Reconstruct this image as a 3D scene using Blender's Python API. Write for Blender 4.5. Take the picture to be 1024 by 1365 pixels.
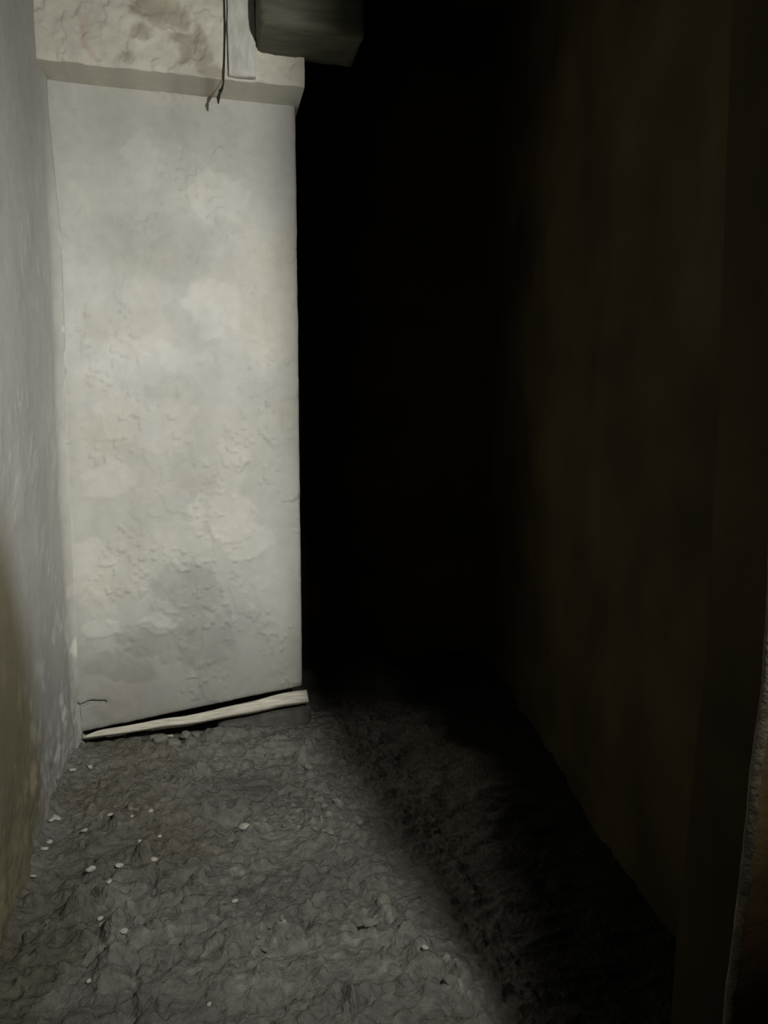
import bpy, math, random
import numpy as np
from mathutils import Vector

random.seed(7)
scene = bpy.context.scene
COL = scene.collection
for o in list(bpy.data.objects):
    bpy.data.objects.remove(o)

# ------------------------------------------------------------------ camera
F = 986.0; CAM_H = 1.4; PITCH = math.radians(6); YAW = math.radians(13.8)
cam_d = bpy.data.cameras.new('camera')
cam_d.sensor_fit = 'VERTICAL'; cam_d.sensor_height = 36.0; cam_d.lens = F / 1365.0 * 36.0
cam_d.clip_start = 0.02
cam = bpy.data.objects.new('camera', cam_d); COL.objects.link(cam)
cam.location = (0, 0, CAM_H)
cam.rotation_euler = (math.pi / 2 - PITCH, 0, -YAW)
scene.camera = cam

# ------------------------------------------------------------------ world, light, exposure
world = bpy.data.worlds.new('night'); scene.world = world
world.use_nodes = True
world.node_tree.nodes['Background'].inputs[0].default_value = (0.010, 0.009, 0.006, 1)
world.node_tree.nodes['Background'].inputs[1].default_value = 0.12

LIGHT_POS = Vector((0.765, 0.20, 2.08))
LIGHT_AIM = Vector((-0.14, 3.40, 1.36))
# the hand torch shining in past the door jamb: a wide spill and a narrower hot centre
for nm, watt, cone in (('torch_spill', 230.0, 114), ('torch_hot_centre', 150.0, 52)):
    ld = bpy.data.lights.new(nm, 'SPOT')
    ld.energy = watt; ld.color = (1.0, 0.985, 0.915)
    ld.spot_size = math.radians(cone); ld.spot_blend = 1.0; ld.shadow_soft_size = 0.040
    torch = bpy.data.objects.new(nm, ld); COL.objects.link(torch)
    torch.location = LIGHT_POS
    torch.rotation_euler = (LIGHT_AIM - LIGHT_POS).to_track_quat('-Z', 'Y').to_euler()

vs = scene.view_settings
scene.display_settings.display_device = 'sRGB'
vs.view_transform = 'Standard'; vs.look = 'None'; vs.gamma = 1.0; vs.use_curve_mapping = False
vs.exposure = 0.0

# ------------------------------------------------------------------ helpers
_fw = np.array([math.sin(YAW) * math.cos(PITCH), math.cos(YAW) * math.cos(PITCH), -math.sin(PITCH)])
_rt = np.array([math.cos(YAW), -math.sin(YAW), 0.0]); _up = np.cross(_rt, _fw)
_C = np.array([0, 0, CAM_H])
def _ray(x, y): return _fw * F + _rt * (x - 512) - _up * (y - 682.5)
def onz(x, y, z=0.0):
    d = _ray(x, y); return _C + d * ((z - CAM_H) / d[2])
def ony(x, y, Y):
    d = _ray(x, y); return _C + d * (Y / d[1])
def onx(x, y, X):
    d = _ray(x, y); return _C + d * (X / d[0])

_rng = np.random.RandomState(11)
_LAT = _rng.rand(256, 256)
def vnoise(x, y, ox=0):
    x = np.asarray(x, float) + ox * 17.31; y = np.asarray(y, float) + ox * 5.77
    xi = np.floor(x).astype(int); yi = np.floor(y).astype(int)
    fx = x - xi; fy = y - yi
    fx = fx * fx * (3 - 2 * fx); fy = fy * fy * (3 - 2 * fy)
    a = _LAT[xi & 255, yi & 255]; b = _LAT[(xi + 1) & 255, yi & 255]
    c = _LAT[xi & 255, (yi + 1) & 255]; d = _LAT[(xi + 1) & 255, (yi + 1) & 255]
    return (a * (1 - fx) + b * fx) * (1 - fy) + (c * (1 - fx) + d * fx) * fy
def fbm(x, y, o=4, ox=0, gain=0.5):
    s = 0; a = 1; t = 0
    for i in range(o):
        s = s + a * vnoise(x * 2 ** i, y * 2 ** i, ox + i * 3); t += a; a *= gain
    return s / t
def sstep(a, b, x):
    t = np.clip((x - a) / (b - a), 0, 1); return t * t * (3 - 2 * t)
def blob(u, v, cu, cv, ru, rv, rag=0.35, freq=None, ox=0, soft=0.25):
    """0..1 mask with a ragged outline."""
    fq = freq or 2.2 / max(min(ru, rv), 1e-3)
    d = np.sqrt(((u - cu) / ru) ** 2 + ((v - cv) / rv) ** 2) + rag * (fbm(u * fq, v * fq, 3, ox) - 0.5) * 2
    return 1 - sstep(1 - soft, 1 + soft, d)
def seg(u, v, a, b, w):
    ax, ay = a; bx, by = b
    dx, dy = bx - ax, by - ay
    t = np.clip(((u - ax) * dx + (v - ay) * dy) / (dx * dx + dy * dy), 0, 1)
    return np.exp(-(((u - ax - t * dx) ** 2 + (v - ay - t * dy) ** 2) / (w * w)))

def link(o, parent=None):
    COL.objects.link(o)
    if parent: o.parent = parent
    return o
def mesh_obj(name, verts, faces, mat, parent=None, smooth=True):
    me = bpy.data.meshes.new(name)
    me.from_pydata([tuple(v) for v in verts], [], [tuple(f) for f in faces])
    me.materials.append(mat)
    if smooth:
        me.polygons.foreach_set('use_smooth', [True] * len(me.polygons))
    me.update()
    return link(bpy.data.objects.new(name, me), parent)
def structure(o, label, cat):
    o['kind'] = 'structure'; o['label'] = label; o['category'] = cat; return o
def thing(o, label, cat, group=None):
    o['label'] = label; o['category'] = cat
    if group: o['group'] = group
    return o

def slab(name, us, vs_, to_world, normal, height, tone, mat, thick, edge_fn=None, side_mat=None):
    """A displaced wall/floor slab: dense front face, plain back, closed sides."""
    U, V = np.meshgrid(us, vs_, indexing='ij')
    U2, V2 = edge_fn(U, V) if edge_fn else (U, V)
    Hh = height(U2, V2)
    nrm = np.array(normal, float)
    Pf = to_world(U2, V2) + Hh[..., None] * nrm
    Pb = to_world(U2, V2) - thick * nrm
    nu, nv = U.shape
    front = Pf.reshape(-1, 3)
    idx = np.arange(nu * nv).reshape(nu, nv)
    q = np.stack([idx[:-1, :-1], idx[1:, :-1], idx[1:, 1:], idx[:-1, 1:]], -1).reshape(-1, 4)
    ring = np.concatenate([idx[:, 0], idx[-1, 1:], idx[-2::-1, -1], idx[0, -2:0:-1]])
    back = Pb.reshape(-1, 3)[ring]
    n0 = nu * nv; m = len(ring)
    k = np.arange(m); k2 = (k + 1) % m
    sides = np.stack([ring[k2], ring[k], n0 + k, n0 + k2], -1)
    verts = np.concatenate([front, back])
    quads = np.concatenate([q, sides])
    me = bpy.data.meshes.new(name)
    nq = len(quads)
    me.vertices.add(len(verts)); me.vertices.foreach_set('co', verts.ravel())
    nl = nq * 4 + m
    me.loops.add(nl)
    me.loops.foreach_set('vertex_index', np.concatenate([quads.ravel(), (n0 + k)[::-1]]).astype(np.int32))
    me.polygons.add(nq + 1)
    me.polygons.foreach_set('loop_start', np.concatenate([np.arange(nq) * 4, [nq * 4]]).astype(np.int32))
    sm = np.zeros(nq + 1, bool); sm[:len(q)] = True
    me.polygons.foreach_set('use_smooth', sm)
    me.update(calc_edges=True); me.validate()
    # orientation: front face has to look along the normal
    a, b, c = verts[q[0][0]], verts[q[0][1]], verts[q[0][2]]
    if np.dot(np.cross(b - a, c - a), nrm) < 0:
        me.flip_normals()
    at = me.color_attributes.new('tone', 'FLOAT_COLOR', 'POINT')
    T = tone(U2, V2).reshape(-1, 3)
    full = np.ones((len(verts), 4)); full[:n0, :3] = T; full[n0:, :3] = T[ring]
    at.data.foreach_set('color', full.ravel())
    me.materials.append(mat)
    if side_mat:
        me.materials.append(side_mat)
        mi = np.ones(nq + 1, np.int32); mi[:len(q)] = 0
        me.polygons.foreach_set('material_index', mi)
    return link(bpy.data.objects.new(name, me))

# ------------------------------------------------------------------ materials
def new_mat(name):
    m = bpy.data.materials.new(name); m.use_nodes = True
    return m, m.node_tree.nodes, m.node_tree.links, m.node_tree.nodes['Principled BSDF']
def toned(name, var=0.12, scale=30.0, bump=0.3, bscale=120.0, rough=0.9, dist=0.004):
    """pigment from the mesh's own 'tone' colours, fine speckle and grain by noise"""
    m, N, L, P = new_mat(name)
    tc = N.new('ShaderNodeTexCoord')
    at = N.new('ShaderNodeAttribute'); at.attribute_name = 'tone'
    n1 = N.new('ShaderNodeTexNoise'); n1.inputs['Scale'].default_value = scale; n1.inputs['Detail'].default_value = 6
    L.new(tc.outputs['Object'], n1.inputs['Vector'])
    mr = N.new('ShaderNodeMapRange'); mr.inputs[3].default_value = 1 - var; mr.inputs[4].default_value = 1 + var
    mr.inputs[1].default_value = 0.3; mr.inputs[2].default_value = 0.7
    L.new(n1.outputs['Fac'], mr.inputs[0])
    mx = N.new('ShaderNodeVectorMath'); mx.operation = 'SCALE'
    L.new(at.outputs['Color'], mx.inputs[0]); L.new(mr.outputs[0], mx.inputs['Scale'])
    L.new(mx.outputs[0], P.inputs['Base Color'])
    n2 = N.new('ShaderNodeTexNoise'); n2.inputs['Scale'].default_value = bscale; n2.inputs['Detail'].default_value = 5
    L.new(tc.outputs['Object'], n2.inputs['Vector'])
    bp = N.new('ShaderNodeBump'); bp.inputs['Strength'].default_value = bump; bp.inputs['Distance'].default_value = dist
    L.new(n2.outputs['Fac'], bp.inputs['Height']); L.new(bp.outputs[0], P.inputs['Normal'])
    P.inputs['Roughness'].default_value = rough
    P.inputs['Specular IOR Level'].default_value = 0.25
    return m
def noisy(name, c1, c2, scale=8.0, bump=0.4, bscale=60.0, rough=0.9, stretch=(1, 1, 1), spec=0.2):
    m, N, L, P = new_mat(name)
    tc = N.new('ShaderNodeTexCoord'); mp = N.new('ShaderNodeMapping'); mp.inputs['Scale'].default_value = stretch
    L.new(tc.outputs['Object'], mp.inputs['Vector'])
    n1 = N.new('ShaderNodeTexNoise'); n1.inputs['Scale'].default_value = scale; n1.inputs['Detail'].default_value = 7
    L.new(mp.outputs[0], n1.inputs['Vector'])
    cr = N.new('ShaderNodeValToRGB')
    cr.color_ramp.elements[0].position = 0.3; cr.color_ramp.elements[0].color = (*c1, 1)
    cr.color_ramp.elements[1].position = 0.7; cr.color_ramp.elements[1].color = (*c2, 1)
    L.new(n1.outputs['Fac'], cr.inputs[0]); L.new(cr.outputs[0], P.inputs['Base Color'])
    n2 = N.new('ShaderNodeTexNoise'); n2.inputs['Scale'].default_value = bscale; n2.inputs['Detail'].default_value = 5
    L.new(mp.outputs[0], n2.inputs['Vector'])
    bp = N.new('ShaderNodeBump'); bp.inputs['Strength'].default_value = bump; bp.inputs['Distance'].default_value = 0.006
    L.new(n2.outputs['Fac'], bp.inputs['Height']); L.new(bp.outputs[0], P.inputs['Normal'])
    P.inputs['Roughness'].default_value = rough; P.inputs['Specular IOR Level'].default_value = spec
    return m

M_PLASTER = toned('plaster', 0.045, 22, 0.35, 90, 0.88)
M_EARTH = toned('earth_floor', 0.26, 34, 0.9, 70, 0.72, 0.014)
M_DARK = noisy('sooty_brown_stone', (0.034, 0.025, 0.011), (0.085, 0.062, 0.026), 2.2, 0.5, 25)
M_JAMB = noisy('brown_earth_render', (0.12, 0.080, 0.036), (0.26, 0.17, 0.075), 9, 0.5, 45)
M_JAMB_EDGE = noisy('broken_plaster_edge', (0.10, 0.088, 0.062), (0.21, 0.19, 0.145), 28, 0.6, 120)
M_WOOD = noisy('weathered_pale_wood', (0.46, 0.43, 0.35), (0.80, 0.77, 0.67), 9, 0.35, 30, 0.7, (1.2, 14, 14))
M_STONE = noisy('grey_stone', (0.07, 0.068, 0.06), (0.14, 0.134, 0.118), 16, 0.6, 70)
M_BEAM = noisy('grey_green_timber', (0.085, 0.088, 0.062), (0.15, 0.15, 0.112), 7, 0.4, 40, 0.8, (1, 6, 6))
M_BATTEN = noisy('whitewashed_board', (0.54, 0.53, 0.48), (0.76, 0.75, 0.69), 14, 0.5, 60, 0.8, (3, 3, 0.8))
M_CABLE = noisy('dark_rubber', (0.020, 0.019, 0.017), (0.045, 0.042, 0.037), 30, 0.1, 80, 0.6)
M_PEBBLE = noisy('pale_pebble', (0.46, 0.44, 0.39), (0.74, 0.71, 0.64), 40, 0.5, 150, 0.75)
M_PEBBLE_D = noisy('grey_pebble', (0.19, 0.182, 0.158), (0.34, 0.325, 0.285), 40, 0.5, 150, 0.8)
M_CHIP = noisy('plaster_chip', (0.48, 0.46, 0.41), (0.66, 0.64, 0.58), 30, 0.4, 120, 0.85)

# ------------------------------------------------------------------ the setting
D = 3.447          # back wall
XL = -0.585        # left wall
XR = 0.442         # right end of the plastered pier
ZS = 2.848         # underside of the overhanging upper wall
YO = 3.262         # its front face
ZC = 3.75          # ceiling

# ---- floor: trodden earth with lumps, pits and ridges
FEAT = []   # (kind, data) in metres on the floor
def fpx(x, y): p = onz(x, y); return p[0], p[1]
PITS = [(308, 1102, 20, 13, .075), (385, 1240, 26, 8, .085), (345, 1244, 36, 7, .060), (165, 1231, 12, 14, .028), (175, 1352, 12, 16, .034), (487, 1130, 9, 9, .02),
        (484, 1238, 12, 12, .03), (521, 1232, 8, 10, .03), (592, 1314, 9, 16, .035), (160, 1262, 16, 8, .022), (280, 1278, 22, 12, .02), (222, 1290, 26, 12, .02),
        (300, 1300, 35, 10, .018), (85, 1100, 20, 22, .028), (122, 1024, 10, 6, .014), (15, 1265, 14, 24, .03), (330, 1030, 30, 5, .012), (452, 1342, 8, 14, .026),
        (425, 1340, 20, 8, .014), (70, 1190, 18, 22, .022), (596, 1345, 6, 20, .02), (205, 1180, 5, 22, .012), (130, 1225, 10, 10, .02)]
BUMPS = [(328, 1120, 14, 8, .008), (340, 1258, 40, 9, .022), (385, 1262, 26, 10, .026), (150, 1200, 22, 12, .022), (165, 1248, 14, 7, .02), (510, 1218, 14, 14, .010),
         (494, 1254, 16, 9, .008), (600, 1326, 16, 9, .010), (620, 1312, 10, 18, .014), (500, 1175, 22, 22, .012), (460, 1136, 22, 8, .014), (240, 1243, 60, 9, .013),
         (470, 1342, 5, 20, .022), (514, 1346, 20, 6, .018), (250, 1005, 60, 5, .014), (370, 1000, 40, 5, .012), (190, 985, 60, 9, .022), (300, 982, 40, 7, .018), (150, 1285, 22, 30, .02),
         (570, 1295, 16, 12, .014), (640, 1350, 10, 24, .010), (415, 1075, 30, 40, .010)]
RIDGES = [((178, 1332), (242, 1319), 5, .020), ((215, 1232), (310, 1222), 6, .012), ((150, 1290), (172, 1215), 8, .012), ((260, 1130), (345, 1118), 4, .008),
          ((225, 1262), (290, 1250), 5, .012), ((300, 1032), (385, 1030), 4, .008), ((395, 1095), (460, 1100), 4, .008), ((410, 1050), (438, 1135), 5, .010), ((470, 1180), (520, 1160), 6, .014),
          ((120, 1140), (200, 1090), 6, .012), ((205, 1150), (205, 1205), 3, -.010), ((185, 1270), (178, 1335), 4, -.012), ((20, 1255), (150, 1262), 5, -.010)]
_cr = random.Random(5)
CLODS = []
for _ in range(260):
    _r = _cr.choice([0.009, 0.011, 0.014, 0.018, 0.025])
    CLODS.append((_cr.uniform(-0.55, 0.56), 1.5 + 1.9 * _cr.random() ** 1.2, _r * _cr.uniform(0.9, 1.6), _r * _cr.uniform(0.7, 1.5), _cr.uniform(0.5, 0.9)))
def px_scale(x, y):
    a = onz(x - 1, y); b = onz(x + 1, y); c = onz(x, y - 1); d = onz(x, y + 1)
    return np.linalg.norm(b - a) / 2, np.linalg.norm(d - c) / 2
def grit(x, y):
    zone = 0.35 * sstep(0.50, 0.66, fbm(x * 3.6, y * 3.6, 3, 16))
    for (a, b, r) in ((425, 1090, .17), (160, 1100, .14), (150, 1240, .10), (380, 1262, .09), (500, 1235, .09), (610, 1315, .08), (320, 1115, .06)):
        cx, cy = fpx(a, b); zone = np.maximum(zone, np.exp(-((x - cx) ** 2 + (y - cy) ** 2) / (r * r)))
    return zone * sstep(0.70, 0.84, vnoise(x * 62, y * 62, 17))
def floor_h(x, y):
    x = np.asarray(x, float); y = np.asarray(y, float)
    h = 0.030 * (fbm(x * 1.6, y * 1.6, 3, 1) - 0.5)
    h = h + 0.026 * (fbm(x * 5, y * 8, 3, 2) - 0.5)
    rg = 1 - np.abs(2 * fbm(x * 4.5 + 3, y * 11, 4, 4) - 1)          # streaky ridges running across the passage
    h = h + 0.013 * (rg ** 2 - 0.35)
    gm = sstep(0.52, 0.68, fbm(x * 3.2, y * 3.2, 3, 8))
    h = h + gm * 0.020 * (fbm(x * 45, y * 45, 3, 9) - 0.5)
    h = h + 0.006 * (fbm(x * 26, y * 26, 3, 10) - 0.5)
    h = h + 0.008 * grit(x, y)
    for lst, s in ((PITS, -1), (BUMPS, 1)):
        for (a, b, ra, rb, amp) in lst:
            cx, cy = fpx(a, b); sx, sy = px_scale(a, b)
            u = (x - cx); v = (y - cy)
            d2 = (u / (ra * sx)) ** 2 + (v / (rb * sy)) ** 2
            d2 = d2 * (0.55 + 0.9 * vnoise(x * 22, y * 22, 13))
            h = h + s * amp * (0.7 if s < 0 else 1.6) * np.exp(-d2 ** 1.4)
    for (a, b, w, amp) in RIDGES:
        pa, pb = fpx(*a), fpx(*b); sx, _ = px_scale(*a)
        wob = 0.012 * (vnoise(x * 20, y * 20, 15) - 0.5)
        h = h + amp * seg(x + wob, y + wob, pa, pb, w * sx)
    for (f1, f2, th, am, o) in ((7, 11, .50, .010, 5), (12, 17, .56, .008, 6), (22, 26, .60, .006, 7)):   # broken crust: plates with ledges
        n = fbm(x * f1, y * f2, 4, o)
        h = h + am * sstep(th, th + 0.035, n)
    h = h - 0.045 * sstep(3.385, 3.43, y) * (x < 0.05)
    for (cx, cy, r, amp, k) in CLODS:
        d2 = ((x - cx) / r) ** 2 + ((y - cy) / (r * k)) ** 2
        near = d2 < 6
        if near.any():
            d2n = d2[near] * (0.5 + vnoise(x[near] * 40, y[near] * 40, 14))
            h[near] = h[near] + amp * np.exp(-d2n ** 1.6)
    # crumbled fill along the left wall
    h = h + 0.045 * np.exp(-((x - XL) / 0.045)) * (0.4 + 1.0 * fbm(x * 9, y * 9, 3, 18))
    return h
def floor_tone(x, y):
    t = fbm(x * 2.3, y * 2.8, 4, 21)
    g = 0.172 + 0.15 * (t - 0.5)
    g = g + 0.05 * (sstep(0.55, 0.75, fbm(x * 6, y * 10, 4, 24)) - 0.3) * 0.6
    base = np.stack([g * 1.0, g * 0.965, g * 0.87], -1)
    base = base * (1 + 0.85 * grit(x, y))[..., None]
    br = sstep(0.5, 0.75, fbm(x * 1.7 + 4, y * 1.7, 3, 27))[..., None]
    base = base * (1 - 0.18 * br * np.array([0.6, 0.8, 1.3]))
    br = (sstep(0.35, 0.6, 1 - (x + 0.6) / 0.5 + 0.5 * (fbm(x * 4, y * 4, 3, 28) - 0.5)) * (1 - sstep(1.9, 2.7, y)))[..., None]
    base = base * (1 - br * np.array([0.40, 0.42, 0.50]))      # brownish darkening by the left wall, painted for the torch's fading spill
    # shade of the side chamber painted into the floor tone as near-black
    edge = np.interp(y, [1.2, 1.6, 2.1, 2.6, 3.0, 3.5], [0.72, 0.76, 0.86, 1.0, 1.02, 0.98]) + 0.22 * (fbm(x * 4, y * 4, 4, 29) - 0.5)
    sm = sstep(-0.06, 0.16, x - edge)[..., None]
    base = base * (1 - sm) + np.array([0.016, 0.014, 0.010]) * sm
    return base
fx = np.concatenate([[-0.9, -0.75], np.arange(-0.64, 0.80, 0.0065), np.arange(0.82, 1.1, 0.02), np.arange(1.15, 2.6, 0.08)])
fy = np.concatenate([np.arange(-1.6, 1.2, 0.06), np.arange(1.24, 3.62, 0.0068), np.arange(3.66, 4.75, 0.06)])
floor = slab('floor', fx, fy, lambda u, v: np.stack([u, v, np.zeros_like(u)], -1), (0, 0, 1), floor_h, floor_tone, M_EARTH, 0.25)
structure(floor, 'rough grey-brown trodden earth floor with lumps and pits', 'floor')

# ---- back wall (plastered pier); its lower edge runs up to the right over a gap
def zb(x): return 0.060 + (x + 0.585) * 0.130
BP = lambda x, y: ony(x, y, D)[[0, 2]]
PATCH_UP = [  # patches of plaster left standing or filled in: px centre, px radii, metres
    (287, 265, 36, 30, .0040), (190, 205, 22, 34, .0022), (285, 410, 34, 38, .0026), (180, 480, 70, 26, .0022), (300, 690, 40, 34, .0032), (150, 640, 30, 24, .0022),
    (135, 838, 18, 14, .0040), (215, 833, 22, 12, .0038), (330, 720, 30, 26, .0026), (190, 560, 50, 40, .0018), (125, 770, 26, 50, .0025), (310, 620, 20, 34, .002),
    (240, 720, 40, 20, .0015), (200, 390, 30, 20, .0015)]
PATCH_DN = [(250, 790, 40, 34, .0035), (205, 860, 44, 24, .0035), (270, 850, 34, 40, .0025), (190, 320, 80, 34, .0015), (240, 345, 60, 30, .0015), (160, 890, 40, 22, .0022), (225, 165, 30, 20, .0015)]
COVE = 0.11
def cove(d):
    d = np.clip(d, 0.26 * COVE, COVE); return COVE - np.sqrt(np.maximum(COVE ** 2 - (COVE - d) ** 2, 0))
def cove_z(z): return (0.25 + 0.75 * sstep(0.05, 0.6, z)) * (1 - 0.8 * sstep(2.2, 2.8, z))
def bw_height(x, z):
    h = 0.012 * (fbm(x * 1.7, z * 1.1, 3, 31) - 0.5)
    h = h + 0.003 * (fbm(x * 9, z * 7, 4, 32) - 0.5)
    for i, (a, b, ra, rb, amp) in enumerate(PATCH_UP + PATCH_DN):
        cu, cv = BP(a, b); s = 1 if i < len(PATCH_UP) else -1
        h = h + s * amp * 1.15 * blob(x, z, cu, cv, ra * .0036, rb * .0036, 0.55, 16, 40 + i, 0.10)
    fl = fbm(x * 13, z * 10, 4, 35)                          # scattered flaking
    zone = sstep(0.50, 0.64, fbm(x * 2.6, z * 2.2, 3, 36))
    h = h + zone * 0.0036 * sstep(0.54, 0.58, fl)
    h = h + zone * 0.0065 * sstep(0.72, 0.80, vnoise(x * 48, z * 48, 37)) * sstep(0.5, 0.6, vnoise(x * 9, z * 9, 38))
    # crack low on the left, crumbling lower edge
    p1, p2, p3 = BP(108, 940), BP(122, 935), BP(140, 936)
    h = h - 0.040 * np.maximum(seg(x, z, p1, p2, .0060), seg(x, z, p2, p3, .0050))
    h = h + 0.010 * (fbm(x * 22, z * 22, 3, 71) - 0.5) * (1 - sstep(0.10, 0.32, z)) * (1 - sstep(-0.45, -0.15, x))
    h = h - 0.030 * seg(x, z, BP(104, 938), BP(106, 962), .006)
    h = h + cove(x - XL) * cove_z(z)
    # rounded edges
    e = np.exp(-np.maximum(XR - x, 0) / 0.010)
    h = h - 0.012 * e
    e = np.exp(-np.maximum(z - zb(x), 0) / 0.010)
    h = h - 0.010 * e
    return h
def bw_tone(x, z):
    t = fbm(x * 2.0, z * 1.5, 4, 51)
    g = 0.50 + 0.17 * (t - 0.5) + 0.10 * (fbm(x * 7, z * 5, 4, 52) - 0.5)
    light = 0; dark = 0
    for i, (a, b, ra, rb, amp) in enumerate(PATCH_UP):
        light = np.maximum(light, blob(x, z, *BP(a, b), ra * .0036, rb * .0036, 0.55, 16, 40 + i, 0.22) * min(1, amp / .003))
    for i, (a, b, ra, rb, amp) in enumerate(PATCH_DN):
        dark = np.maximum(dark, blob(x, z, *BP(a, b), ra * .0036, rb * .0036, 0.55, 16, 40 + len(PATCH_UP) + i, 0.35) * min(1, amp / .003))
    g = g * (1 + 0.15 * light - 0.19 * dark)
    # damp, dirtier plaster near the ground
    damp = 1 - sstep(0.15, 0.85, z + 0.35 * (fbm(x * 5, z * 3, 3, 55) - 0.5))
    g = g * (1 - 0.30 * damp)
    base = np.stack([g, g * 0.985, g * 0.905], -1)
    cool = sstep(0.48, 0.66, fbm(x * 3.1, z * 2.4, 3, 57))[..., None]
    base = base * (1 - cool + cool * np.array([0.985, 0.992, 1.025]))
    warm = sstep(0.55, 0.72, fbm(x * 2.6 + 7, z * 2.1, 3, 58))[..., None]
    base = base * (1 - warm + warm * np.array([0.985, 0.96, 0.925]))
    return base
bu = np.arange(0, 1.0001, 1 / 176.0); bv = np.arange(0, 1.0001, 1 / 460.0)
def bw_edge(U, V):
    x = XL - 0.05 + U * (XR - XL + 0.05)
    x = x + 0.006 * (fbm(V * 26, V * 3, 3, 61) - 0.5) * (U > 0.98)
    b = zb(x) + 0.006 * (fbm(x * 20, x * 3, 3, 62) - 0.5)
    return x, b + V * (ZS + 0.10 - b)
wb = slab('wall_back', bu, bv, lambda u, v: np.stack([u, np.full_like(u, D), v], -1), (0, -1, 0), bw_height, bw_tone, M_PLASTER, 0.42, bw_edge)
structure(wb, 'pale grey patchy plastered wall at the end of the passage', 'wall')

# ---- left wall
def lw_height(y, z):
    h = 0.020 * (fbm(y * 1.5, z * 1.2, 3, 81) - 0.5) + 0.005 * (fbm(y * 8, z * 8, 4, 82) - 0.5)
    zone = sstep(0.50, 0.62, fbm(y * 2.4, z * 2.4, 3, 83))
    h = h + zone * 0.0025 * sstep(0.54, 0.58, fbm(y * 14, z * 14, 4, 84))
    h = h + 0.97 * cove(D - y) * cove_z(z)
    low = 1 - sstep(0.0, 0.55, z)
    h = h + low * (0.012 + 0.050 * (fbm(y * 10, z * 8, 4, 86) - 0.5) + 0.016 * (fbm(y * 40, z * 40, 3, 87) - 0.5))
    return h
def lw_tone(y, z):
    g = 0.40 + 0.09 * sstep(2.8, 3.4, y) + 0.13 * (fbm(y * 1.8, z * 1.6, 4, 91) - 0.5) + 0.07 * (fbm(y * 9, z * 7, 4, 92) - 0.5)  # paler towards the corner: torch falloff put into the wall tone
    base = np.stack([g * 0.985, g * 0.965, g * 0.93], -1)
    base = base * (1 - 0.25 * (1 - sstep(0.2, 0.9, z)))[..., None]
    cm = sstep(3.30, 3.42, y)[..., None]
    base = base * (1 - cm) + np.stack([g, g * 0.985, g * 0.905], -1) * cm
    # brown mud splashed over the lower part nearer the doorway
    edge = 2.83 + 0.25 * (fbm(y * 2.2, z * 2.2, 4, 94) - 0.5) - 0.22 * sstep(0.5, 1.2, z)
    mud = sstep(0.0, 0.34, edge - y) * (1 - sstep(0.95, 1.45, z + 0.25 * (fbm(y * 3, z * 3, 3, 95) - 0.5)))
    mud = mud[..., None]
    m = np.stack([g * 0.42, g * 0.375, g * 0.24], -1)
    base = base * (1 - mud) + m * mud
    scuff = (sstep(0.6, 0.75, fbm(y * 12, z * 9, 4, 97)) * (1 - sstep(0.3, 0.9, z)))[..., None]
    return base * (1 + 0.55 * scuff)
ly = np.concatenate([np.arange(-1.6, 1.9, 0.08), np.arange(1.94, 3.95, 0.0085)])
lz = np.arange(-0.1, ZC + 0.02, 0.0105)
wl = slab('wall_left', ly, lz, lambda u, v: np.stack([np.full_like(u, XL), u, v], -1), (1, 0, 0), lw_height, lw_tone, M_PLASTER, 0.35)
structure(wl, 'greyish plastered side wall with brown mud low down', 'wall')

# ---- upper wall hanging out over the back wall
UP = lambda x, y: ony(x, y, YO)[[0, 2]]
SPOTS = [(187, 40, 12, 9), (170, 76, 8, 8), (222, 18, 34, 16), (247, 70, 10, 12), (262, 55, 9, 16), (273, 80, 9, 12), (240, 48, 16, 8), (280, 95, 18, 8), (205, 8, 24, 10)]
def uw_height(x, z):
    h = 0.020 * (fbm(x * 2.2, z * 2.2, 3, 101) - 0.5) + 0.020 * (fbm(x * 11, z * 11, 4, 102) - 0.5) + 0.010 * (fbm(x * 34, z * 30, 3, 103) - 0.5)
    for i, (a, b, ra, rb) in enumerate(SPOTS):
        h = h - 0.006 * blob(x, z, *UP(a, b), ra * .0034, rb * .0034, 0.5, 20, 110 + i, 0.3)
    h = h + 0.006 * sstep(0.52, 0.57, fbm(x * 18, z * 14, 4, 104))
    h = h - 0.008 * np.exp(-np.maximum(z - ZS, 0) / 0.007)
    return h
def uw_tone(x, z):
    g = 0.64 + 0.26 * (fbm(x * 4, z * 4, 4, 105) - 0.5) + 0.12 * (fbm(x * 15, z * 12, 3, 106) - 0.5)
    base = np.stack([g, g * 0.965, g * 0.84], -1)
    d = 0
    for i, (a, b, ra, rb) in enumerate(SPOTS):
        d = np.maximum(d, blob(x, z, *UP(a, b), ra * .0034, rb * .0034, 0.8, 26, 110 + i, 0.45))
    d = d[..., None]
    base = base * (1 - 0.36 * d * np.array([0.9, 1.0, 1.1]))
    st = np.maximum(seg(x, z, UP(106, 20), UP(112, 60), .012), seg(x, z, UP(112, 60), UP(128, 78), .010))[..., None]
    return base * (1 - 0.16 * st * np.array([0.3, 1.0, 1.2]))
ux = np.arange(XL - 0.05, 0.462, 0.0052); uz = np.concatenate([np.arange(ZS, 3.22, 0.0052), np.arange(3.23, ZC + 0.02, 0.02)])
wu = slab('wall_upper', ux, uz, lambda u, v: np.stack([u, np.full_like(u, YO), v], -1), (0, -1, 0), uw_height, uw_tone, M_PLASTER, 0.60)
structure(wu, 'blotchy cream plastered upper wall overhanging the pale back wall', 'wall')

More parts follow.
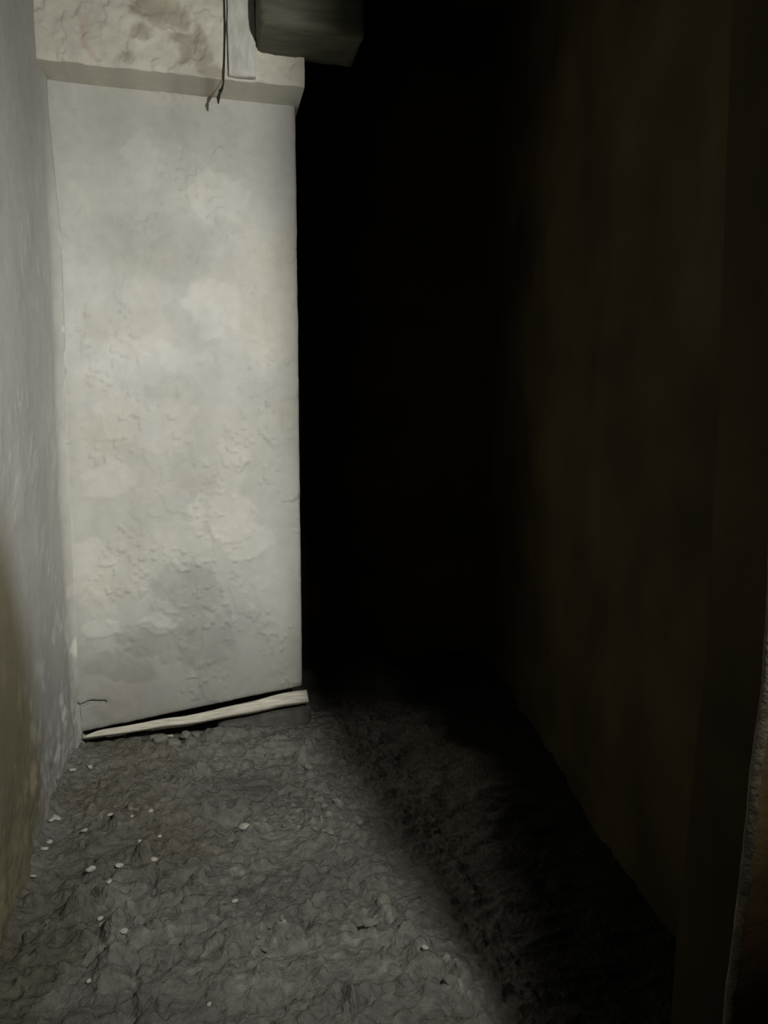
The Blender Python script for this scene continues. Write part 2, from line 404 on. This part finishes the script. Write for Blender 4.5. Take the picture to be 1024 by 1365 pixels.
# ---- the unlit chamber to the right, ceiling, near jamb
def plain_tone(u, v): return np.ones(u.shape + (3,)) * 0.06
def rough_h(sd, amp=0.05):
    return lambda u, v: amp * (fbm(u * 2.1, v * 1.7, 4, sd) - 0.5) + amp * 0.3 * (fbm(u * 9, v * 8, 3, sd + 4) - 0.5)
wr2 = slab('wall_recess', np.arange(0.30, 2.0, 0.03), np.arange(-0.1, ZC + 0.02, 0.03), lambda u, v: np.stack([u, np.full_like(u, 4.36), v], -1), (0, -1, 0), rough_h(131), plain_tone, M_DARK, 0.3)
structure(wr2, 'unlit rear wall of the dark recess beside the pale wall', 'wall')
a = np.array([1.72, 4.40]); b = np.array([0.80 + 0.30, 0.92]); dr = (b - a); Lr = np.linalg.norm(dr); dr /= Lr
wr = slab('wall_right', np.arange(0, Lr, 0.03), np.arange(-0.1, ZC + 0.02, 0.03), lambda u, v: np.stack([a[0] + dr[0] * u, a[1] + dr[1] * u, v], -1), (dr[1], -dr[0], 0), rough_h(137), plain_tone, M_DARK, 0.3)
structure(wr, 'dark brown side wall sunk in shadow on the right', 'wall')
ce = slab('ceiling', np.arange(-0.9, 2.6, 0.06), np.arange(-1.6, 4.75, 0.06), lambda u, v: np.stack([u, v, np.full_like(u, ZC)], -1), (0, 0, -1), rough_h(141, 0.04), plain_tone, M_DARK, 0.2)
structure(ce, 'dark rough ceiling of the passage', 'ceiling')

# near jamb: its left edge is broken plaster, leaning a little
YJ = 0.80
JE = [(-0.05, 0.672), (0.30, 0.676), (0.64, 0.685), (0.71, 0.6915), (0.80, 0.6955), (0.89, 0.7015), (0.974, 0.7068), (1.066, 0.7145), (1.4, 0.7150), (1.8, 0.709), (2.1, 0.705), (2.25, 0.694), (ZC, 0.692)]  # upper part, out of view, is shaped to steer the torch's shadow edge
def jx(z): return np.interp(z, [e[0] for e in JE], [e[1] for e in JE])
def j_edge(U, V):
    z = -0.05 + V * (ZC + 0.05)
    e = jx(z) + 0.0035 * (fbm(z * 17, z * 2, 4, 151) - 0.5)
    return e + 0.010 + U * U * (2.55 - e), z
wj = slab('wall_jamb', np.linspace(0, 1, 50), np.linspace(0, 1, 420), lambda u, v: np.stack([u, np.full_like(u, YJ), v], -1), (0, -1, 0), rough_h(155, 0.008), plain_tone, M_JAMB, 0.13, j_edge, M_DARK)  # reveal sides take the darker stone, painting in their shade
structure(wj, 'dark brown jamb of the doorway at the right margin', 'wall')
# the plaster edge: an irregular rounded bead down the jamb corner
nz = 700; ns = 7
zz = np.linspace(-0.03, ZC - 0.02, nz)
ev = []
for i, z in enumerate(zz):
    e = float(jx(z)) + 0.006 * (float(fbm(z * 15, 3.0, 4, 161)) - 0.5)
    w = 0.0135 * (0.72 + 0.55 * float(fbm(z * 11, 8.0, 3, 162)))
    br = float(vnoise(z * 24, 1.5, 163)); w *= 0.70 if br > 0.84 else 1.0
    for k in range(ns):
        t = k / (ns - 1)
        bulge = math.sin(math.pi * t) * (0.006 + 0.006 * float(vnoise(z * 60, t * 3, 165)))
        ev.append((e + w * t, YJ + 0.004 - bulge, z))
    ev.append((e + w, YJ + 0.012, z)); ev.append((e + 0.004, YJ + 0.012, z))
ns += 2
ef = [(i * ns + k, i * ns + (k + 1) % ns, (i + 1) * ns + (k + 1) % ns, (i + 1) * ns + k) for i in range(nz - 1) for k in range(ns)]
ef += [tuple(range(ns - 1, -1, -1)), tuple((nz - 1) * ns + k for k in range(ns))]
edge = mesh_obj('plaster_edge', ev, ef, M_JAMB_EDGE, wj)
edge['label'] = 'broken pale plaster edge down the jamb corner'

# ------------------------------------------------------------------ things
def loft(name, secs, mat, parent=None, smooth=True, caps=True):
    n = len(secs[0]); v = [p for s in secs for p in s]
    f = [(i * n + k, i * n + (k + 1) % n, (i + 1) * n + (k + 1) % n, (i + 1) * n + k) for i in range(len(secs) - 1) for k in range(n)]
    if caps:
        f += [tuple(range(n - 1, -1, -1)), tuple((len(secs) - 1) * n + k for k in range(n))]
    return mesh_obj(name, v, f, mat, parent, smooth)
def rrect(w, h, r, m=3):
    pts = []
    for cx, cy, a0 in ((w / 2 - r, h / 2 - r, 0), (-w / 2 + r, h / 2 - r, 90), (-w / 2 + r, -h / 2 + r, 180), (w / 2 - r, -h / 2 + r, 270)):
        for k in range(m + 1):
            an = math.radians(a0 + 90 * k / m); pts.append((cx + r * math.cos(an), cy + r * math.sin(an)))
    return pts

# ---- the tapered pole lying aslant along the foot of the back wall
pa = ony(111, 984, D - 0.045); pb = ony(410, 929, D - 0.030)
secs = []
n = 46
for i in range(n):
    t = i / (n - 1)
    c = pa * (1 - t) + pb * t
    c = c + np.array([0, 0.004 * math.sin(t * 9), 0.004 * math.sin(t * 7 + 1) + 0.002 * math.sin(t * 23)])
    tip = min(1.0, 0.35 + t * 9)
    w = (0.030 + 0.022 * t) * tip; hh = (0.026 + 0.036 * t ** 1.3) * tip
    if t > 0.97: w *= 0.93; hh *= 0.93
    sec = []
    ang = math.radians(-34)
    for j, (p, q) in enumerate(rrect(w, hh, min(w, hh) * 0.22)):
        k = 1 + 0.10 * (float(vnoise(t * 14, j * 0.9, 171)) - 0.5)
        p *= k; q *= k
        yy = p * math.cos(ang) - q * math.sin(ang); z2 = p * math.sin(ang) + q * math.cos(ang)
        sec.append((c[0] - 0.12 * z2, c[1] + yy, c[2] + z2))
    secs.append(sec)
pole = loft('wooden_pole', secs, M_WOOD)
thing(pole, 'pale tapered wooden pole lying aslant along the foot of the back wall', 'pole')

# ---- low stone at the right of the wall foot, under the thick end of the pole
def rough_block(name, x0, x1, y0, y1, zfn0, zfn1, mat, sd, amp=0.008, nx=26, nyy=12, nzz=10):
    vs_ = []; fs = []; ids = {}
    def vid(i, j, k):
        if (i, j, k) in ids: return ids[(i, j, k)]
        u, v, w = i / nx, j / nyy, k / nzz
        x = x0 + (x1 - x0) * u; y = y0 + (y1 - y0) * v
        z = zfn0(x) + (zfn1(x) - zfn0(x)) * w
        # soften corners
        ex = (abs(u - .5) * 2) ** 10; ey = (abs(v - .5) * 2) ** 10; ez = (abs(w - .5) * 2) ** 8
        x -= 0.010 * (1 if u > .5 else -1) * max(ey, ez) * ex; y -= 0.010 * (1 if v > .5 else -1) * max(ex, ez) * ey
        z -= 0.008 * (1 if w > .5 else -1) * max(ex, ey) * ez
        nzv = amp * 2
        x += nzv * (float(fbm(y * 14 + 3, z * 14, 3, sd)) - .5); y += nzv * (float(fbm(x * 14, z * 14, 3, sd + 2)) - .5); z += nzv * (float(fbm(x * 14, y * 14, 3, sd + 4)) - .5)
        ids[(i, j, k)] = len(vs_); vs_.append((x, y, z)); return ids[(i, j, k)]
    for i in range(nx):
        for j in range(nyy):
            fs.append((vid(i, j, 0), vid(i, j + 1, 0), vid(i + 1, j + 1, 0), vid(i + 1, j, 0)))
            fs.append((vid(i, j, nzz), vid(i + 1, j, nzz), vid(i + 1, j + 1, nzz), vid(i, j + 1, nzz)))
    for i in range(nx):
        for k in range(nzz):
            fs.append((vid(i, 0, k), vid(i + 1, 0, k), vid(i + 1, 0, k + 1), vid(i, 0, k + 1)))
            fs.append((vid(i, nyy, k), vid(i, nyy, k + 1), vid(i + 1, nyy, k + 1), vid(i + 1, nyy, k)))
    for j in range(nyy):
        for k in range(nzz):
            fs.append((vid(0, j, k), vid(0, j, k + 1), vid(0, j + 1, k + 1), vid(0, j + 1, k)))
            fs.append((vid(nx, j, k), vid(nx, j + 1, k), vid(nx, j + 1, k + 1), vid(nx, j, k + 1)))
    return mesh_obj(name, vs_, fs, mat)
ps = ony(290, 960, D); pe = ony(416, 945, D)
stone = rough_block('base_stone', ps[0], pe[0], D - 0.012, D + 0.30, lambda x: -0.06, lambda x: 0.045 + (x - ps[0]) / (pe[0] - ps[0]) * 0.052, M_STONE, 181, 0.006)
thing(stone, 'low dark grey stone under the thick end of the wooden pole', 'stone')

# ---- beam end coming out over the top right of the upper wall
bl = ony(346, 40, YO - 0.22); bb = ony(400, 40, YO - 0.22); bz = bb[2]
beam = rough_block('roof_beam', bl[0], bl[0] + 0.42, YO - 0.23, YO + 0.05, lambda x: bz, lambda x: bz + 0.30, M_BEAM, 191, 0.006, 40, 12, 18)
thing(beam, 'grey-green timber beam end jutting from the top of the upper wall', 'beam')

# ---- whitewashed board standing on the ledge line, cable beside it
b0 = UP(305, 119); b1 = UP(341, 119)
secs = []
for i in range(30):
    t = i / 29.0; z = ZS + 0.008 + t * 0.62
    x0 = b0[0] + 0.004 * (float(vnoise(t * 9, 2, 201)) - .5); x1 = b1[0] + 0.004 * (float(vnoise(t * 9, 5, 202)) - .5)
    yf = YO - 0.030 - 0.003 * float(vnoise(t * 12, 1, 203))
    secs.append([(x0 + .003, yf, z), (x1 - .003, yf, z), (x1, yf + .003, z), (x1, YO + .012, z), (x0, YO + .012, z), (x0, yf + .003, z)])
board = loft('board', secs, M_BATTEN)
thing(board, 'narrow whitewashed board upright on the upper wall beside the dark cable', 'board')

def tube(name, pts, r, mat, nseg=10):
    secs = []
    for i, p in enumerate(pts):
        p = Vector(p); a_ = Vector(pts[max(i - 1, 0)]); b_ = Vector(pts[min(i + 1, len(pts) - 1)])
        tg = (b_ - a_).normalized(); s1 = tg.orthogonal().normalized() if abs(tg.z) < 0.9 else tg.cross(Vector((0, 1, 0))).normalized()
        s2 = tg.cross(s1)
        rr = r[i] if isinstance(r, list) else r
        secs.append([tuple(p + s1 * rr * math.cos(2 * math.pi * k / nseg) + s2 * rr * math.sin(2 * math.pi * k / nseg)) for k in range(nseg)])
    return loft(name, secs, mat)
cp = []
for (x, y) in [(298, -150), (299, -60), (300, 0), (301, 40), (300, 80), (299, 110), (297, 118)]:
    q = ony(x - 1, y, YO - 0.013); cp.append(tuple(q))
q = ony(294, 121, YO - 0.016); cp.append(tuple(q))
q = ony(291, 130, YO - 0.010); cp.append(tuple(q))
q = ony(291, 138, YO + 0.004); cp.append(tuple(q))
cable = tube('cable', cp, [0.0036] * 6 + [0.0050, 0.0075, 0.0075, 0.003], M_CABLE)
thing(cable, 'thin dark cable hanging down the upper wall to a knotted end', 'cable')

# ---- stones on the floor
def pebble_mesh(seed, mat, flat=0.65):
    import bmesh
    r = random.Random(seed)
    bm = bmesh.new(); bmesh.ops.create_icosphere(bm, subdivisions=2, radius=1.0)
    sx, sy, sz = r.uniform(.8, 1.25), r.uniform(.7, 1.0), flat * r.uniform(.8, 1.15)
    pl = [Vector((r.gauss(0, 1), r.gauss(0, 1), r.gauss(0, 1))).normalized() for _ in range(6)]
    for v in bm.verts:
        c = v.co.copy()
        for q in pl:
            dd = c.dot(q)
            if dd > 0.72: c -= q * (dd - 0.72)
        v.co = Vector((c.x * sx, c.y * sy, c.z * sz))
    me = bpy.data.meshes.new('pebble'); bm.to_mesh(me); bm.free()
    me.materials.append(mat)
    return me
PALE = [pebble_mesh(300 + i, M_PEBBLE) for i in range(4)]
GREY = [pebble_mesh(330 + i, M_PEBBLE_D) for i in range(4)]
CHIP = [pebble_mesh(360 + i, M_CHIP, 0.35) for i in range(3)]
def drop(name, px, py, rpx, meshes, label, cat, group=None, sink=0.25):
    x, y = fpx(px, py)
    if x < XL + 0.04: x = XL + 0.04
    sx, _ = px_scale(px, py); r = rpx * sx
    z = float(floor_h(np.array([x]), np.array([y]))[0])
    o = bpy.data.objects.new(name, meshes[random.randrange(len(meshes))]); COL.objects.link(o)
    o.location = (x, y, z + r * (0.50 if rpx > 8 else 0.46)); o.scale = (r, r, r); o.rotation_euler = (random.uniform(-.3, .3), random.uniform(-.3, .3), random.uniform(0, 6.28))
    return thing(o, label, cat, group)
drop('pebble', 122, 1172, 5.5, PALE, 'bright round pebble alone on bare floor near the left wall', 'pebble')
drop('pebble', 160, 1165, 5.5, PALE, 'pale pebble topmost of the diagonal row on the left floor', 'pebble')
drop('pebble', 146, 1199, 5, PALE, 'pale pebble second from top of the diagonal row on the left floor', 'pebble')
drop('pebble', 134, 1226, 5, PALE, 'pale pebble furthest left in the diagonal row on the left floor', 'pebble')
drop('stone', 161, 1241, 9.5, PALE, 'largest pale stone of the diagonal row on the left floor', 'stone')
drop('pebble', 167, 1258, 6.5, PALE, 'pale pebble at the bottom of the diagonal row on the left floor', 'pebble')
drop('pebble', 119, 1313, 4, PALE, 'lone bright pebble near the lower left corner of the floor', 'pebble')
drop('stone', 327, 1117, 9, PALE, 'pale stone beside the dark pit in the middle of the lit floor', 'stone')
drop('pebble', 314, 1220, 4.5, PALE, 'small bright pebble above the long dark crevice', 'pebble')
drop('pebble', 279, 1345, 4, PALE, 'pale pebble near the bottom edge left of the middle', 'pebble')
drop('stone', 511, 1216, 12, GREY, 'grey stone lump near the shadow edge, upper of two', 'stone')
drop('stone', 494, 1250, 11, GREY, 'grey stone lump near the shadow edge, lower of two', 'stone')
drop('stone', 601, 1322, 12, GREY, 'grey stone nearest the bottom at the shadow edge', 'stone')
drop('pebble', 567, 1292, 5, PALE, 'pale pebble beside the shadow edge above the nearest grey stone', 'pebble')
drop('pebble', 121, 1031, 4.5, PALE, 'pale pebble close below the thin end of the wooden pole', 'pebble')
drop('pebble', 205, 1152, 4.5, PALE, 'pale pebble at the top of the short floor crack', 'pebble')
ORD = ['first', 'second', 'third', 'fourth', 'fifth', 'sixth', 'seventh', 'eighth', 'ninth', 'tenth', 'eleventh', 'twelfth']
def scatter(name, pts, r0, r1, meshes, text, cat, group):
    """text has {} where the ordinal counted from the left goes"""
    for k, (a_, b_) in enumerate(sorted(pts)):
        drop(name, a_, b_, random.uniform(r0, r1), meshes, text.format(ORD[k]), cat, group)
scatter('pebble', [(113, 1114), (148, 1095), (176, 1097), (201, 1093), (213, 1120), (187, 1128), (155, 1083)], 3.4, 5, PALE + GREY[:2],
        '{} from the left of the small pebbles scattered below the thin pole end', 'pebble', 'pebbles below the pole')
scatter('pebble', [(363, 997), (379, 1104), (392, 1098), (412, 1030), (432, 1085), (420, 1112), (448, 1072), (455, 1131), (440, 1120), (480, 1098), (426, 1060)], 3.4, 5.5, GREY,
        '{} from the left of the small grey pebbles in the gravelly patch near the shadow', 'pebble', 'pebbles of the gravelly patch')
scatter('pebble', [(376, 1258), (360, 1262), (392, 1250), (345, 1268), (385, 1270), (352, 1280)], 4, 6.5, GREY,
        '{} from the left of the grey pebbles on the ridge below the crevice', 'pebble', 'pebbles below the crevice')
scatter('plaster_crumb', [(63, 1098), (58, 1108), (66, 1125), (51, 1140), (36, 1180), (88, 1040)], 4, 6.5, CHIP,
        '{} from the left of the fallen plaster crumbs along the left wall', 'plaster crumb', 'plaster crumbs along the left wall')
scatter('rubble_crumb', [(205, 984), (222, 987), (238, 985), (248, 992), (262, 985), (215, 992), (232, 996), (180, 989)], 4.5, 9, CHIP[:1] + GREY,
        '{} from the left of the rubble crumbs below the middle of the pole', 'rubble', 'rubble crumbs under the pole')
